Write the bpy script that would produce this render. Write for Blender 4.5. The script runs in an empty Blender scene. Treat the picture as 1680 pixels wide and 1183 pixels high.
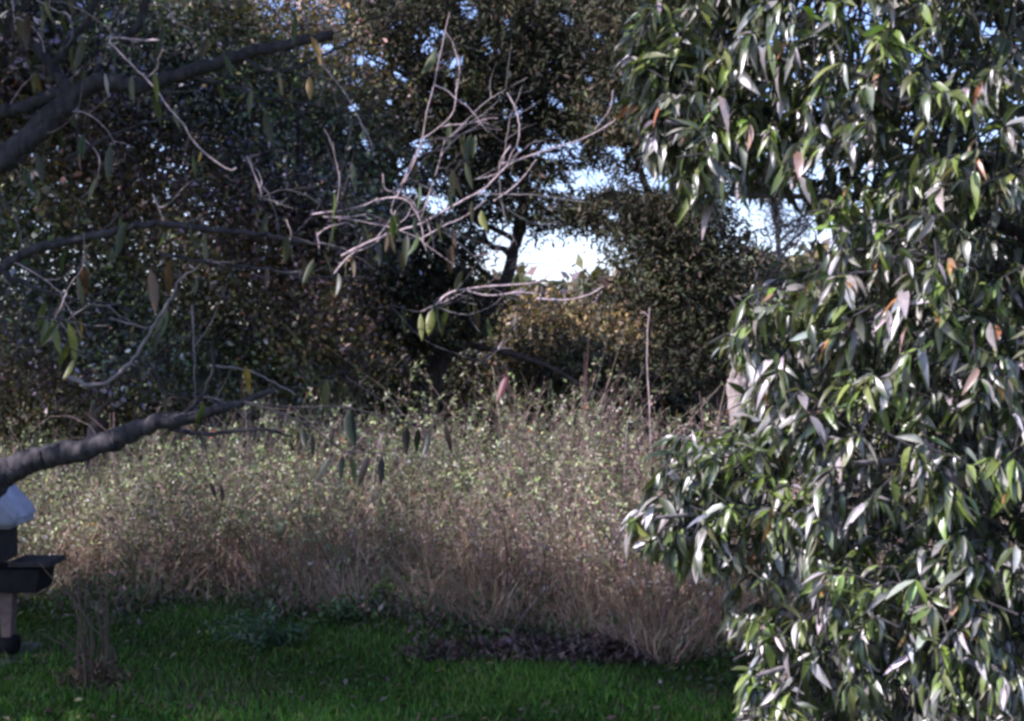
import bpy, math, random
import numpy as np
from mathutils import Vector, Matrix

rng = np.random.default_rng(7)
random.seed(7)
R = math.radians
scene = bpy.context.scene
COL = scene.collection

# ------------------------------------------------------------------ camera
CAM_Z, FPX, HOR = 2.5, 2000.0, 550.0           # eye height, focal length and horizon in photograph pixels
PITCH = math.atan((591.5 - HOR) / FPX)
cam_data = bpy.data.cameras.new('camera')
cam = bpy.data.objects.new('camera', cam_data)
COL.objects.link(cam)
cam.location = (0, 0, CAM_Z)
cam.rotation_euler = (R(90) - PITCH, 0, 0)
cam_data.sensor_width = 36.0
cam_data.lens = 36.0 * FPX / 1680.0
cam_data.clip_end = 2000
cam_data.dof.use_dof = True
cam_data.dof.focus_distance = 9.0
cam_data.dof.aperture_fstop = 4.0
scene.camera = cam

# ------------------------------------------------------------------ light
SUN = np.array([-0.66, -0.32, 0.68]); SUN /= np.linalg.norm(SUN)      # direction towards the sun
elev = math.asin(SUN[2])
world = bpy.data.worlds.new('World'); scene.world = world
world.use_nodes = True
wn = world.node_tree.nodes; wl = world.node_tree.links
sky = wn.new('ShaderNodeTexSky'); sky.sky_type = 'NISHITA'
sky.sun_disc = False
sky.sun_elevation = elev
sky.sun_rotation = math.atan2(SUN[0], SUN[1])
sky.air_density = 1.0; sky.dust_density = 0.8; sky.ozone_density = 2.5
wl.new(sky.outputs[0], wn['Background'].inputs[0])
wn['Background'].inputs[1].default_value = 0.13
sl = bpy.data.lights.new('sun', 'SUN'); sl.energy = 5.0; sl.angle = R(0.53); sl.color = (1.0, 0.95, 0.88)
so = bpy.data.objects.new('sun', sl); COL.objects.link(so)
so.rotation_euler = Vector(SUN).to_track_quat('Z', 'Y').to_euler()
so.location = (-20, -20, 30)
vs = scene.view_settings
vs.view_transform = 'Standard'; vs.look = 'None'; vs.gamma = 1.0; vs.exposure = 1.2
vs.use_white_balance = True; vs.white_balance_temperature = 6000; vs.white_balance_tint = 31   # the photograph's cool, slightly violet balance
scene.render.filter_size = 3.0
scene.cycles.filter_width = 3.0
scene.cycles.max_bounces = 6
scene.cycles.diffuse_bounces = 3
scene.cycles.transmission_bounces = 3
scene.cycles.glossy_bounces = 2

# ------------------------------------------------------------------ pixels <-> places
cp, sp = math.cos(PITCH), math.sin(PITCH)
def pix(px, py, Y):
    """point at ground distance Y seen through photograph pixel (px, py)"""
    u = (px - 840.0) / FPX; v = (591.5 - py) / FPX
    d = np.array([u, cp + v * sp, v * cp - sp])
    t = Y / d[1]
    return np.array([0, 0, CAM_Z]) + d * t
def proj(P):
    P = np.asarray(P, float); q = P - np.array([0, 0, CAM_Z])
    f = q[..., 1] * cp - q[..., 2] * sp
    up = q[..., 1] * sp + q[..., 2] * cp
    return 840 + FPX * q[..., 0] / f, 591.5 - FPX * up / f, f
def ground_y(py):
    return CAM_Z * FPX / (py - HOR)

# ------------------------------------------------------------------ materials
def mat_new(name):
    m = bpy.data.materials.new(name); m.use_nodes = True
    nt = m.node_tree; nt.nodes.clear()
    return m, nt, nt.nodes, nt.links
def leaf_mat(name, source, rough=0.4, spec=0.5, trans=0.3, tint=(1.25, 1.3, 0.55), under=1.0):
    """leaf: gloss on top, light passing through; colour from the 'Col' attribute or the object's own colour"""
    m, nt, n, l = mat_new(name)
    out = n.new('ShaderNodeOutputMaterial')
    if source == 'attr':
        c = n.new('ShaderNodeAttribute'); c.attribute_name = 'Col'; cs = c.outputs['Color']
    else:
        c = n.new('ShaderNodeObjectInfo'); cs = c.outputs['Color']
    tc = n.new('ShaderNodeTexCoord'); nz = n.new('ShaderNodeTexNoise')
    nz.inputs['Scale'].default_value = 35; nz.inputs['Detail'].default_value = 3
    l.new(tc.outputs['Object'], nz.inputs['Vector'])
    mr = n.new('ShaderNodeMapRange'); mr.inputs[1].default_value = .3; mr.inputs[2].default_value = .7
    mr.inputs[3].default_value = .78; mr.inputs[4].default_value = 1.2
    l.new(nz.outputs['Fac'], mr.inputs[0])
    mul = n.new('ShaderNodeMixRGB'); mul.blend_type = 'MULTIPLY'; mul.inputs[0].default_value = 1
    l.new(cs, mul.inputs[1]); l.new(mr.outputs[0], mul.inputs[2])
    geo = n.new('ShaderNodeNewGeometry')
    pale = n.new('ShaderNodeMixRGB'); pale.blend_type = 'MIX'
    pale.inputs[2].default_value = (0.21, 0.20, 0.16, 1)
    bf = n.new('ShaderNodeMath'); bf.operation = 'MULTIPLY'; bf.inputs[1].default_value = 1 - under
    l.new(geo.outputs['Backfacing'], bf.inputs[0]); l.new(bf.outputs[0], pale.inputs[0]); l.new(mul.outputs[0], pale.inputs[1])
    p = n.new('ShaderNodeBsdfPrincipled')
    l.new(pale.outputs[0], p.inputs['Base Color'])
    p.inputs['Roughness'].default_value = rough
    p.inputs['Specular IOR Level'].default_value = spec
    t = n.new('ShaderNodeBsdfTranslucent')
    tm = n.new('ShaderNodeMixRGB'); tm.blend_type = 'MULTIPLY'; tm.inputs[0].default_value = 1
    tm.inputs[2].default_value = (*tint, 1); l.new(mul.outputs[0], tm.inputs[1]); l.new(tm.outputs[0], t.inputs['Color'])
    mx = n.new('ShaderNodeMixShader'); mx.inputs[0].default_value = trans
    l.new(p.outputs[0], mx.inputs[1]); l.new(t.outputs[0], mx.inputs[2]); l.new(mx.outputs[0], out.inputs[0])
    return m
def bark_mat(name, a, b, scale=18, rough=.85, bump=.6, stretch=(1, 1, .25)):
    m, nt, n, l = mat_new(name)
    out = n.new('ShaderNodeOutputMaterial'); p = n.new('ShaderNodeBsdfPrincipled')
    tc = n.new('ShaderNodeTexCoord'); mp = n.new('ShaderNodeMapping'); mp.inputs['Scale'].default_value = stretch
    nz = n.new('ShaderNodeTexNoise'); nz.inputs['Scale'].default_value = scale; nz.inputs['Detail'].default_value = 6
    l.new(tc.outputs['Object'], mp.inputs[0]); l.new(mp.outputs[0], nz.inputs['Vector'])
    cr = n.new('ShaderNodeValToRGB')
    cr.color_ramp.elements[0].position = .35; cr.color_ramp.elements[0].color = (*a, 1)
    cr.color_ramp.elements[1].position = .68; cr.color_ramp.elements[1].color = (*b, 1)
    l.new(nz.outputs['Fac'], cr.inputs[0]); l.new(cr.outputs[0], p.inputs['Base Color'])
    p.inputs['Roughness'].default_value = rough
    bp = n.new('ShaderNodeBump'); bp.inputs['Strength'].default_value = bump; bp.inputs['Distance'].default_value = .01
    l.new(nz.outputs['Fac'], bp.inputs['Height']); l.new(bp.outputs[0], p.inputs['Normal'])
    l.new(p.outputs[0], out.inputs[0])
    return m
def attr_mat(name, rough=.8, trans=.15):
    return leaf_mat(name, 'attr', rough, .25, trans, (1.1, 1.1, .8))

M = {}
M['evergreen'] = leaf_mat('evergreen_leaf_mass', 'attr', .38, 1.0, .18, (1.3, 1.5, .35), .55)
M['evergreen_one'] = leaf_mat('evergreen_leaf', 'obj', .38, 1.0, .18, (1.3, 1.5, .35), .55)
M['peach'] = leaf_mat('narrow_leaf_mass', 'attr', .45, .5, .35)
M['peach_one'] = leaf_mat('narrow_leaf', 'obj', .45, .5, .35)
M['broad'] = leaf_mat('thicket_leaf', 'attr', .5, .45, .22)
M['cedar'] = leaf_mat('cedar_foliage', 'attr', .7, .25, .10)
M['weed'] = attr_mat('weed', .75, .18)
M['grass'] = leaf_mat('grass_blade', 'attr', .55, .3, .25)
M['dead'] = attr_mat('dead_leaf', .8, .15)
M['bark_dark'] = bark_mat('dark_bark', (.006, .006, .007), (.040, .036, .038), 30, .9, 1.0)
M['bark_grey'] = bark_mat('grey_bark', (.06, .052, .05), (.20, .18, .17))
M['twig_pale'] = bark_mat('pale_twig', (.20, .15, .14), (.46, .38, .37), 40)  # sunlight on the near twigs is partly put into this colour
M['wood_pale'] = bark_mat('weathered_wood', (.10, .085, .075), (.34, .30, .27), 14)
M['bark_thicket'] = bark_mat('thicket_bark', (.06, .05, .055), (.17, .14, .15))
M['stalk'] = bark_mat('dry_stalk', (.06, .042, .03), (.14, .095, .065), 30)
M['bark_cedar'] = bark_mat('cedar_bark', (.018, .013, .011), (.05, .036, .03))
M['soil'] = None

def ground_mat():
    m, nt, n, l = mat_new('meadow_soil')
    out = n.new('ShaderNodeOutputMaterial'); p = n.new('ShaderNodeBsdfPrincipled')
    tc = n.new('ShaderNodeTexCoord')
    a = n.new('ShaderNodeTexNoise'); a.inputs['Scale'].default_value = .9; a.inputs['Detail'].default_value = 8
    b = n.new('ShaderNodeTexNoise'); b.inputs['Scale'].default_value = 26; b.inputs['Detail'].default_value = 5
    l.new(tc.outputs['Object'], a.inputs['Vector']); l.new(tc.outputs['Object'], b.inputs['Vector'])
    ca = n.new('ShaderNodeValToRGB')
    ca.color_ramp.elements[0].position = .35; ca.color_ramp.elements[0].color = (.022, .045, .012, 1)
    ca.color_ramp.elements[1].position = .70; ca.color_ramp.elements[1].color = (.06, .055, .028, 1)
    cb = n.new('ShaderNodeValToRGB')
    cb.color_ramp.elements[0].color = (.5, .5, .5, 1); cb.color_ramp.elements[1].color = (1.3, 1.2, 1.1, 1)
    mu = n.new('ShaderNodeMixRGB'); mu.blend_type = 'MULTIPLY'; mu.inputs[0].default_value = 1
    l.new(a.outputs['Fac'], ca.inputs[0]); l.new(b.outputs['Fac'], cb.inputs[0])
    l.new(ca.outputs[0], mu.inputs[1]); l.new(cb.outputs[0], mu.inputs[2]); l.new(mu.outputs[0], p.inputs['Base Color'])
    p.inputs['Roughness'].default_value = .95; p.inputs['Specular IOR Level'].default_value = .1
    bp = n.new('ShaderNodeBump'); bp.inputs['Distance'].default_value = .03
    l.new(b.outputs['Fac'], bp.inputs['Height']); l.new(bp.outputs[0], p.inputs['Normal'])
    l.new(p.outputs[0], out.inputs[0])
    return m
M['soil'] = ground_mat()
def plain_mat(name, a, b, rough=.5, metal=0., scale=9, spec=.5):
    m = bark_mat(name, a, b, scale, rough, .12, (1, 1, 1))
    p = [x for x in m.node_tree.nodes if x.type == 'BSDF_PRINCIPLED'][0]
    p.inputs['Metallic'].default_value = metal; p.inputs['Specular IOR Level'].default_value = spec
    return m

# ------------------------------------------------------------------ mesh helpers
def tag(o, label=None, cat=None, group=None, kind=None):
    if label: o['label'] = label
    if cat: o['category'] = cat
    if group: o['group'] = group
    if kind: o['kind'] = kind
    return o
def empty(name, loc):
    o = bpy.data.objects.new(name, None); o.empty_display_size = .2
    COL.objects.link(o); o.location = Vector(loc); return o
def link(name, me, mat, parent=None, smooth=False):
    if mat is not None and not me.materials: me.materials.append(mat)
    if smooth: me.polygons.foreach_set('use_smooth', np.ones(len(me.polygons), bool))
    o = bpy.data.objects.new(name, me); COL.objects.link(o)
    if parent is not None:
        o.parent = parent
        o.matrix_parent_inverse = Matrix.Translation(-parent.location)      # parts are written in world coordinates
    return o
def np_mesh(name, V, F, cols=None):
    """V (n,3), F (m,k) all of one size"""
    me = bpy.data.meshes.new(name)
    V = np.ascontiguousarray(V, np.float32); F = np.ascontiguousarray(F, np.int32)
    k = F.shape[1]
    me.vertices.add(len(V)); me.vertices.foreach_set('co', V.ravel())
    me.loops.add(F.size); me.loops.foreach_set('vertex_index', F.ravel())
    me.polygons.add(len(F))
    me.polygons.foreach_set('loop_start', np.arange(0, F.size, k, dtype=np.int32))
    me.polygons.foreach_set('loop_total', np.full(len(F), k, np.int32))
    if cols is not None:
        a = me.color_attributes.new('Col', 'FLOAT_COLOR', 'POINT')
        c = np.ones((len(V), 4), np.float32); c[:, :3] = cols
        a.data.foreach_set('color', c.ravel())
    me.update(calc_edges=True)
    return me
def unit(a):
    return a / np.maximum(np.linalg.norm(a, axis=-1, keepdims=True), 1e-9)
def frame(D, N):
    D = unit(D); S = np.cross(D, N); bad = np.linalg.norm(S, axis=-1) < 1e-3
    S[bad] = np.cross(D[bad], np.array([.3, 1, .2])); S = unit(S)
    return D, S, np.cross(S, D)
def leaves_full(P, D, N, L, W, nseg=4, fold=.25, droop=.25, twist=0.):
    """folded, drooping leaves: 3 columns x (nseg+1) rows"""
    n = len(P); D, S, N = frame(D, N)
    s = np.linspace(0, 1, nseg + 1)
    prof = np.sin(np.pi * np.clip(s, 0, 1) ** .8) ** .8; prof[0] = .08; prof[-1] = .02
    V = np.zeros((n, nseg + 1, 3, 3))
    dr = np.broadcast_to(np.asarray(droop, float), (n,)); fo = np.broadcast_to(np.asarray(fold, float), (n,)); tw = np.broadcast_to(np.asarray(twist, float), (n,))
    for i, t in enumerate(s):
        c = P + D * (L * t)[:, None]
        c = c - N * (L * dr * t * t)[:, None]
        w = (W * prof[i] * .5)[:, None]
        V[:, i, 1] = c
        a = (tw * t)[:, None]; S2 = S * np.cos(a) + N * np.sin(a); N2 = N * np.cos(a) - S * np.sin(a)
        V[:, i, 0] = c - S2 * w + N2 * w * fo[:, None]
        V[:, i, 2] = c + S2 * w + N2 * w * fo[:, None]
    F = []
    for i in range(nseg):
        for j in range(2):
            a = i * 3 + j; F.append((a, a + 1, a + 4, a + 3))
    F = np.array(F); k = 3 * (nseg + 1)
    F = (F[None] + (np.arange(n) * k)[:, None, None]).reshape(-1, 4)
    return V.reshape(-1, 3), F, k
def leaves_simple(P, D, N, L, W):
    """small leaves: one bent diamond each"""
    n = len(P); D, S, N = frame(D, N)
    V = np.zeros((n, 4, 3))
    V[:, 0] = P; V[:, 2] = P + D * L[:, None] - N * (L * .15)[:, None]
    m = P + D * (L * .45)[:, None]
    V[:, 1] = m - S * (W * .5)[:, None] + N * (W * .12)[:, None]; V[:, 3] = m + S * (W * .5)[:, None] + N * (W * .12)[:, None]
    F = np.arange(n * 4).reshape(-1, 4)
    return V.reshape(-1, 3), F, 4
def pick(cols, n, jit=.25, p=None):
    """random colours: a palette with weights and a spread of value"""
    c = np.array(cols)[rng.choice(len(cols), n, p=p)]
    return np.clip(c * np.exp(rng.normal(0, jit, (n, 1))) * np.exp(rng.normal(0, .08, (n, 3))), 0.004, .9)
def rand_dir(n):
    return unit(rng.normal(size=(n, 3)))
def tube(pts, rad, k=7, cap=True):
    """tapered tube through points -> V, F(quads)"""
    pts = np.asarray(pts, float); rad = np.asarray(rad, float); n = len(pts)
    T = unit(np.gradient(pts, axis=0))
    up = np.array([0.13, .21, .97]); V = []
    a0 = np.cross(T[0], up); a0 = a0 / max(np.linalg.norm(a0), 1e-6) if np.linalg.norm(a0) > 1e-3 else np.array([1., 0, 0])
    for i in range(n):
        a0 = a0 - T[i] * (a0 @ T[i]); a0 /= np.linalg.norm(a0); b = np.cross(T[i], a0)
        for j in range(k):
            th = 2 * math.pi * j / k
            V.append(pts[i] + rad[i] * (math.cos(th) * a0 + math.sin(th) * b))
    F = []
    for i in range(n - 1):
        for j in range(k):
            F.append((i * k + j, i * k + (j + 1) % k, (i + 1) * k + (j + 1) % k, (i + 1) * k + j))
    return np.array(V), np.array(F)
def join(parts):
    Vs, Fs, o = [], [], 0
    for V, F in parts:
        Vs.append(V); Fs.append(F + o); o += len(V)
    return np.concatenate(Vs), np.concatenate(Fs)
def smooth_path(pts, n=None, wob=0.):
    """Catmull-Rom through points, with knots and kinks"""
    P = np.asarray(pts, float); n = n or (len(P) - 1) * 5 + 1
    Q = np.vstack([2 * P[0] - P[1], P, 2 * P[-1] - P[-2]])
    out = []
    for t in np.linspace(0, len(P) - 1 - 1e-6, n):
        i = int(t); f = t - i; a, b, c, d = Q[i:i + 4]
        out.append(.5 * ((2 * b) + (c - a) * f + (2 * a - 5 * b + 4 * c - d) * f * f + (3 * b - a - 3 * c + d) * f ** 3))
    out = np.array(out)
    if wob: out[1:-1] += rng.normal(0, wob, out[1:-1].shape)
    return out
def limb(name, pts, r0, r1, mat, parent, k=8, wob=.006, n=None):
    p = smooth_path(pts, n, wob)
    r = np.linspace(r0, r1, len(p)) * (1 + rng.normal(0, .03 if r0 > .03 else .06, len(p)))
    if r0 > .03:
        p = smooth_path(p, len(p) * 3); r = np.interp(np.linspace(0, 1, len(p)), np.linspace(0, 1, len(r)), r) * (1 + .015 * rng.normal(size=len(p))); k = max(k, 14)
        for _ in range(3):
            q = rng.integers(2, len(p) - 2); r *= 1 + .16 * np.exp(-((np.arange(len(p)) - q) / 2.4) ** 2)
    V, F = tube(p, r, k)
    if r0 > .03: V = V + rng.normal(0, 1, V.shape) * (np.repeat(r, k) * .06)[:, None]
    return link(name, np_mesh(name, V, F), mat, parent, True), p
def batch_tubes(paths, rads, k=3):
    """many thin stems at once: paths (n,m,3), rads (n,m)"""
    n, m, _ = paths.shape
    T = unit(np.gradient(paths, axis=1))
    A = unit(np.cross(T, np.array([.31, .17, .2]) + rng.normal(0, .2, (n, 1, 3)))); B = np.cross(T, A)
    V = np.zeros((n, m, k, 3))
    for j in range(k):
        th = 2 * math.pi * j / k
        V[:, :, j] = paths + rads[..., None] * (math.cos(th) * A + math.sin(th) * B)
    F = []
    for i in range(m - 1):
        for j in range(k):
            F.append((i * k + j, i * k + (j + 1) % k, (i + 1) * k + (j + 1) % k, (i + 1) * k + j))
    F = (np.array(F)[None] + (np.arange(n) * m * k)[:, None, None]).reshape(-1, 4)
    return V.reshape(-1, 3), F, m * k
# gaps of open sky between the crowns beyond the meadow
HOLES = [(945, 428, 62, 32), (825, 415, 26, 40), (965, 296, 42, 26), (1090, 296, 60, 20), (885, 242, 52, 14), (1245, 340, 52, 40),
         (620, 95, 34, 26), (705, 70, 42, 42), (970, 127, 26, 16), (1066, 76, 44, 18), (860, 178, 34, 24), (636, 175, 12, 32),
         (1016, 244, 26, 12), (492, 268, 30, 22), (536, 82, 18, 20), (770, 20, 26, 20), (835, 30, 22, 24), (690, 240, 22, 30), (712, 330, 16, 22), (590, 100, 20, 18), (660, 120, 18, 30), (745, 110, 20, 34), (560, 20, 18, 22), (655, 280, 14, 26), (600, 230, 12, 14), (800, 60, 18, 18), (650, 40, 22, 16), (1110, 130, 24, 12), (900, 110, 14, 20), (780, 240, 10, 16),
         (1350, 400, 60, 26), (1005, 352, 20, 10), (1150, 80, 40, 20), (930, 30, 20, 26), (1000, 170, 18, 12), (985, 60, 18, 16)]
HOLES = [(a, b, c * (.66 if b < 200 else .95), d * (.66 if b < 200 else .95)) for a, b, c, d in HOLES]
HOLES += [(rng.uniform(560, 1130), rng.uniform(0, 340), rng.uniform(7, 16), rng.uniform(6, 14)) for _ in range(46)]      # specks of sky
def keep_out(P, strength=.88):
    x, y, d = proj(P); keep = np.ones(len(P), bool)
    for cx, cy, rx, ry in HOLES:
        q = np.hypot((x - cx) / rx, (y - cy) / ry) + .36 * np.sin(x * .11 + y * .07) * np.sin(y * .19 - x * .06) + .32 * np.sin(x * .05 - y * .13) + rng.normal(0, .12, len(P))
        keep &= ~((q < 1.0) & (rng.random(len(P)) < strength))
    return keep

# ------------------------------------------------------------------ the ground
def ground():
    xs = np.concatenate([np.linspace(-400, -14, 12), np.linspace(-12, 12, 60), np.linspace(14, 400, 12)])
    ys = np.concatenate([np.linspace(-60, 2, 8), np.linspace(3, 26, 60), np.linspace(30, 900, 16)])
    X, Y = np.meshgrid(xs, ys)
    Z = np.zeros_like(X)
    near = (np.abs(X) < 13) & (Y > 2.5) & (Y < 27)
    Z[near] += (.035 * np.sin(X * 1.3 + .5) * np.cos(Y * .9) + .02 * np.sin(X * 3.1 + Y * 2.2))[near]
    V = np.stack([X, Y, Z], -1).reshape(-1, 3)
    w = len(xs); i, j = np.meshgrid(np.arange(len(ys) - 1), np.arange(w - 1), indexing='ij')
    a = (i * w + j).ravel()
    F = np.stack([a, a + 1, a + w + 1, a + w], -1)
    tag(link('ground', np_mesh('ground', V, F), M['soil'], None, True), kind='structure')
def gz(x, y):
    return .035 * np.sin(x * 1.3 + .5) * np.cos(y * .9) + .02 * np.sin(x * 3.1 + y * 2.2)
ground()
EDGE_X = np.array([-6., -4.6, -3.4, -2.4, -1.2, -.4, .4, 1.2, 2.2, 4., 7.]); EDGE_Y = np.array([11.6, 11.5, 11.3, 11.1, 10.6, 10.5, 10.0, 9.45, 9.2, 9.2, 9.2])
def edge(x):                                            # where the tall weeds begin
    return np.interp(x, EDGE_X, EDGE_Y) + .12 * np.sin(x * 4.1) + .07 * np.sin(x * 9.7)

# ------------------------------------------------------------------ lawn grass
def lawn():
    n = 195000
    y = 7.2 + 5.0 * rng.random(n) ** 1.05; x = (rng.random(n) * 2 - 1) * (.46 * y + .5)
    ok = y < edge(x) + .5
    x, y = x[ok], y[ok]; n = len(x)
    tall = np.clip(.6 + .5 * np.sin(x * 2.3 + 1) * np.sin(y * 3.1) + rng.normal(0, .25, n), .25, 2)
    P = np.stack([x, y, gz(x, y) - .004], -1)
    D = unit(rng.normal(0, .55, (n, 3)) + np.array([0, 0, 1.0])); D[:, 2] = np.abs(D[:, 2])
    L = (.045 + .05 * rng.random(n)) * tall + .02
    V, F, k = leaves_simple(P, D, rand_dir(n), L, .008 + .006 * rng.random(n))
    patch = np.sin(x * 1.7 + 2) * np.cos(y * 2.6) + rng.normal(0, .5, n)
    c = pick([(.042, .115, .013), (.06, .15, .018), (.034, .09, .016), (.07, .10, .03), (.10, .085, .045)], n, .25, [.36, .3, .2, .09, .05])
    c[patch < -.75] = pick([(.09, .16, .025), (.11, .17, .035), (.06, .13, .02)], int((patch < -.75).sum()), .2)
    c[patch > .9] = pick([(.06, .075, .03), (.085, .07, .04)], int((patch > .9).sum()), .25)
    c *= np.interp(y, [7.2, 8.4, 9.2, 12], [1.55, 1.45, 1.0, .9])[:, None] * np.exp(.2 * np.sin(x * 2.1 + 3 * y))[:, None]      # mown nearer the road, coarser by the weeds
    tag(link('lawn_grass', np_mesh('lawn_grass', V, F, np.repeat(c, k, 0)), M['grass']),
        'short dark green lawn grass in the shaded foreground', 'grass', kind='stuff')
    # fallen leaves on it
    n = 800
    y = 7.3 + 3.6 * rng.random(n); x = (rng.random(n) * 2 - 1) * .46 * y
    ok = y < edge(x) + .2; x, y = x[ok], y[ok]; n = len(x)
    P = np.stack([x, y, gz(x, y) + .03 + .03 * rng.random(n)], -1)
    D = rand_dir(n); D[:, 2] *= .25; N = rng.normal(0, .35, (n, 3)) + np.array([0, 0, 1.])
    V, F, k = leaves_full(P, D, N, .05 + .05 * rng.random(n), .02 + .02 * rng.random(n), 2, .4, .3)
    c = pick([(.13, .085, .05), (.17, .13, .09), (.09, .055, .04), (.20, .16, .12), (.12, .12, .04)], n, .3)
    tag(link('fallen_leaves', np_mesh('fallen_leaves', V, F, np.repeat(c, k, 0)), M['dead']),
        'brown fallen leaves scattered over the shaded lawn', 'fallen leaves', kind='stuff')
lawn()

# ------------------------------------------------------------------ tall weeds and dry grass
def weeds():
    n = 5000
    x = (rng.random(n) * 2 - 1) * 6.2; y = edge(x) + .35 + 3.6 * rng.random(n) ** 1.1
    hx = 1.66 + .26 * np.sin(x * 1.15 + y * .8 + 2.2) * np.sin(y * 1.3 + x * .5) + .14 * np.sin(x * 1.9 + 1) + .12 * np.sin(x * 4.3) - .36 * np.clip((-x - 1.0) / 3, 0, 1) + .24 * np.exp(-((x - .8) / 1.1) ** 2) + .13 * np.sin(x * 7.3 + y * 2)
    front = np.clip((y - edge(x)) / 1.6, 0, 1)
    H = hx * (.5 + .5 * front) * (.62 + .48 * rng.random(n)) * (1 + .12 * np.sin(x * 6.1 + 2 * y) * np.sin(y * 3.3))
    m = 5; t = np.linspace(0, 1, m)
    lean = rng.normal(0, .24, (n, 2)) + .14 * np.stack([np.sin(x * 2.7 + y), np.cos(y * 2.1 - x)], -1); bend = rng.normal(0, .24, (n, 2))
    path = np.zeros((n, m, 3))
    path[:, :, 0] = x[:, None] + (lean[:, :1] * t + bend[:, :1] * t ** 2) * H[:, None] + rng.normal(0, .012, (n, m))
    path[:, :, 1] = y[:, None] + (lean[:, 1:] * t + bend[:, 1:] * t ** 2) * H[:, None]
    path[:, :, 2] = gz(x, y)[:, None] - .02 + t * H[:, None]
    r = (.0035 + .004 * rng.random(n))[:, None] * (1.05 - .75 * t)
    V1, F1, k1 = batch_tubes(path, r, 3)
    stemc = pick([(.20, .16, .12), (.30, .25, .20), (.15, .11, .10), (.12, .13, .07), (.24, .17, .16)], n, .3)
    C1 = np.repeat(stemc, k1, 0)
    # side twigs
    ns = n * 5; si = np.repeat(np.arange(n), 5)
    tt = .25 + .72 * rng.random(ns); fi = tt * (m - 1); i0 = fi.astype(int); f = (fi - i0)[:, None]
    base = path[si, i0] * (1 - f) + path[si, np.minimum(i0 + 1, m - 1)] * f
    D = unit(rng.normal(0, .6, (ns, 3)) + np.array([0, 0, .55])); Lt = .10 + .26 * rng.random(ns) * (1.1 - tt)
    p2 = np.stack([base, base + D * (Lt * .55)[:, None], base + D * Lt[:, None] + np.array([0, 0, .02])], 1)
    V2, F2, k2 = batch_tubes(p2[:, ::2], np.repeat(np.array([[.0026, .0012]]), ns, 0), 3)
    C2 = np.repeat(np.clip(stemc[si] * 1.15, 0, 1), k2, 0)
    V, F = join([(V1, F1), (V2, F2)])
    # leaves and seed heads on the twigs
    kind = (.75 + .9 * np.sin(x * 1.7 + y * 1.1 + .4) + .8 * np.sin(x * 3.7 - y * 1.9) + 1.2 * np.clip(-x, -1.0, 1.5) + rng.normal(0, .45, n)) - 2.2 * np.clip(1 - (y - edge(x)) / 1.2, 0, 1) * np.clip(x + 2.2, 0, 1)   # >0 leafy green, <0 dry
    nl = ns * 8; li = np.repeat(np.arange(ns), 8); w = rng.random(nl)[:, None]
    P = p2[li, 0] * (1 - w) + p2[li, 2] * w + rng.normal(0, .018, (nl, 3))
    D = unit(rng.normal(0, .7, (nl, 3)) + D[li] * .7); N = rng.normal(0, .6, (nl, 3)) + np.array([0, 0, .8])
    dry = kind[si[li]] < 0
    hi = P[:, 2] / hx[si[li]]
    dry = dry | (rng.random(nl) > np.clip(hi * 1.5 - .05, .08, .95))
    L = np.where(dry, .018 + .03 * rng.random(nl), .022 + .042 * rng.random(nl) ** 1.5); W = np.where(dry, L * .36, L * .46)
    V3, F3, k3 = leaves_simple(P, D, N, L, W)
    g = pick([(.15, .20, .08), (.21, .25, .11), (.11, .16, .05), (.24, .27, .16), (.20, .21, .16)], nl, .34)
    tone = np.exp(.30 * np.sin(x * 2.9 + y * 1.7) + .25 * np.sin(x * 5.3 - y * 3.1))[si[li]][:, None]
    b = pick([(.36, .28, .21), (.25, .18, .14), (.48, .41, .35), (.33, .23, .20), (.15, .11, .10), (.28, .25, .15)], nl, .34)
    red = rng.random(nl) < .012
    c = np.clip(np.where(dry[:, None], b, g) * tone, .01, .6); c[red] = pick([(.32, .09, .04), (.36, .20, .04)], int(red.sum()), .2)
    V, F = join([(V, F), (V3, F3)])
    cc = np.concatenate([C1, C2, np.repeat(c, k3, 0)])
    tag(link('tall_weeds', np_mesh('tall_weeds', V, F, cc), M['weed']),
        'sunlit thicket of tall leafy weeds and dry stems across the meadow', 'weeds', kind='stuff')
    # long arching canes through the thicket, one tangle
    n = 260; x = (rng.random(n) * 2 - 1) * 5.2; y = edge(x) + .3 + 2.6 * rng.random(n); m = 9; t = np.linspace(0, 1, m)
    a = rng.random(n) * 6.28; run = .5 + 1.0 * rng.random(n); H = .9 + .95 * rng.random(n)
    path = np.zeros((n, m, 3))
    path[:, :, 0] = x[:, None] + np.cos(a)[:, None] * run[:, None] * t ** 1.3; path[:, :, 1] = y[:, None] + .5 * np.sin(a)[:, None] * run[:, None] * t ** 1.3
    path[:, :, 2] = H[:, None] * np.sin(np.pi * t * (.5 + .35 * rng.random(n)[:, None])) + rng.normal(0, .012, (n, m)); path[:, 0, 2] = -.02
    V, F, k = batch_tubes(path, (.0025 + .0025 * rng.random(n))[:, None] * (1.1 - .7 * t), 4)
    tag(link('cane_tangle', np_mesh('cane_tangle', V, F, np.repeat(pick([(.24, .19, .17), (.17, .12, .11), (.10, .08, .07), (.28, .24, .22)], n, .25), k, 0)), M['weed']),
        'arching bare canes tangled through the sunlit weeds', 'canes', kind='stuff')
    # dry grass in front of them
    n = 30000
    x = (rng.random(n) * 2 - 1) * 5.6; y = edge(x) - .1 + 1.5 * rng.random(n) ** 1.4
    amount = .5 + .45 * np.sin(x * 2.6 + .7) * np.sin(y * 2.2) + .6 * np.clip(x + 1.9, -.8, .8)
    ok = rng.random(n) < np.clip(amount, .10, 1); x, y = x[ok], y[ok]; n = len(x)
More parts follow.
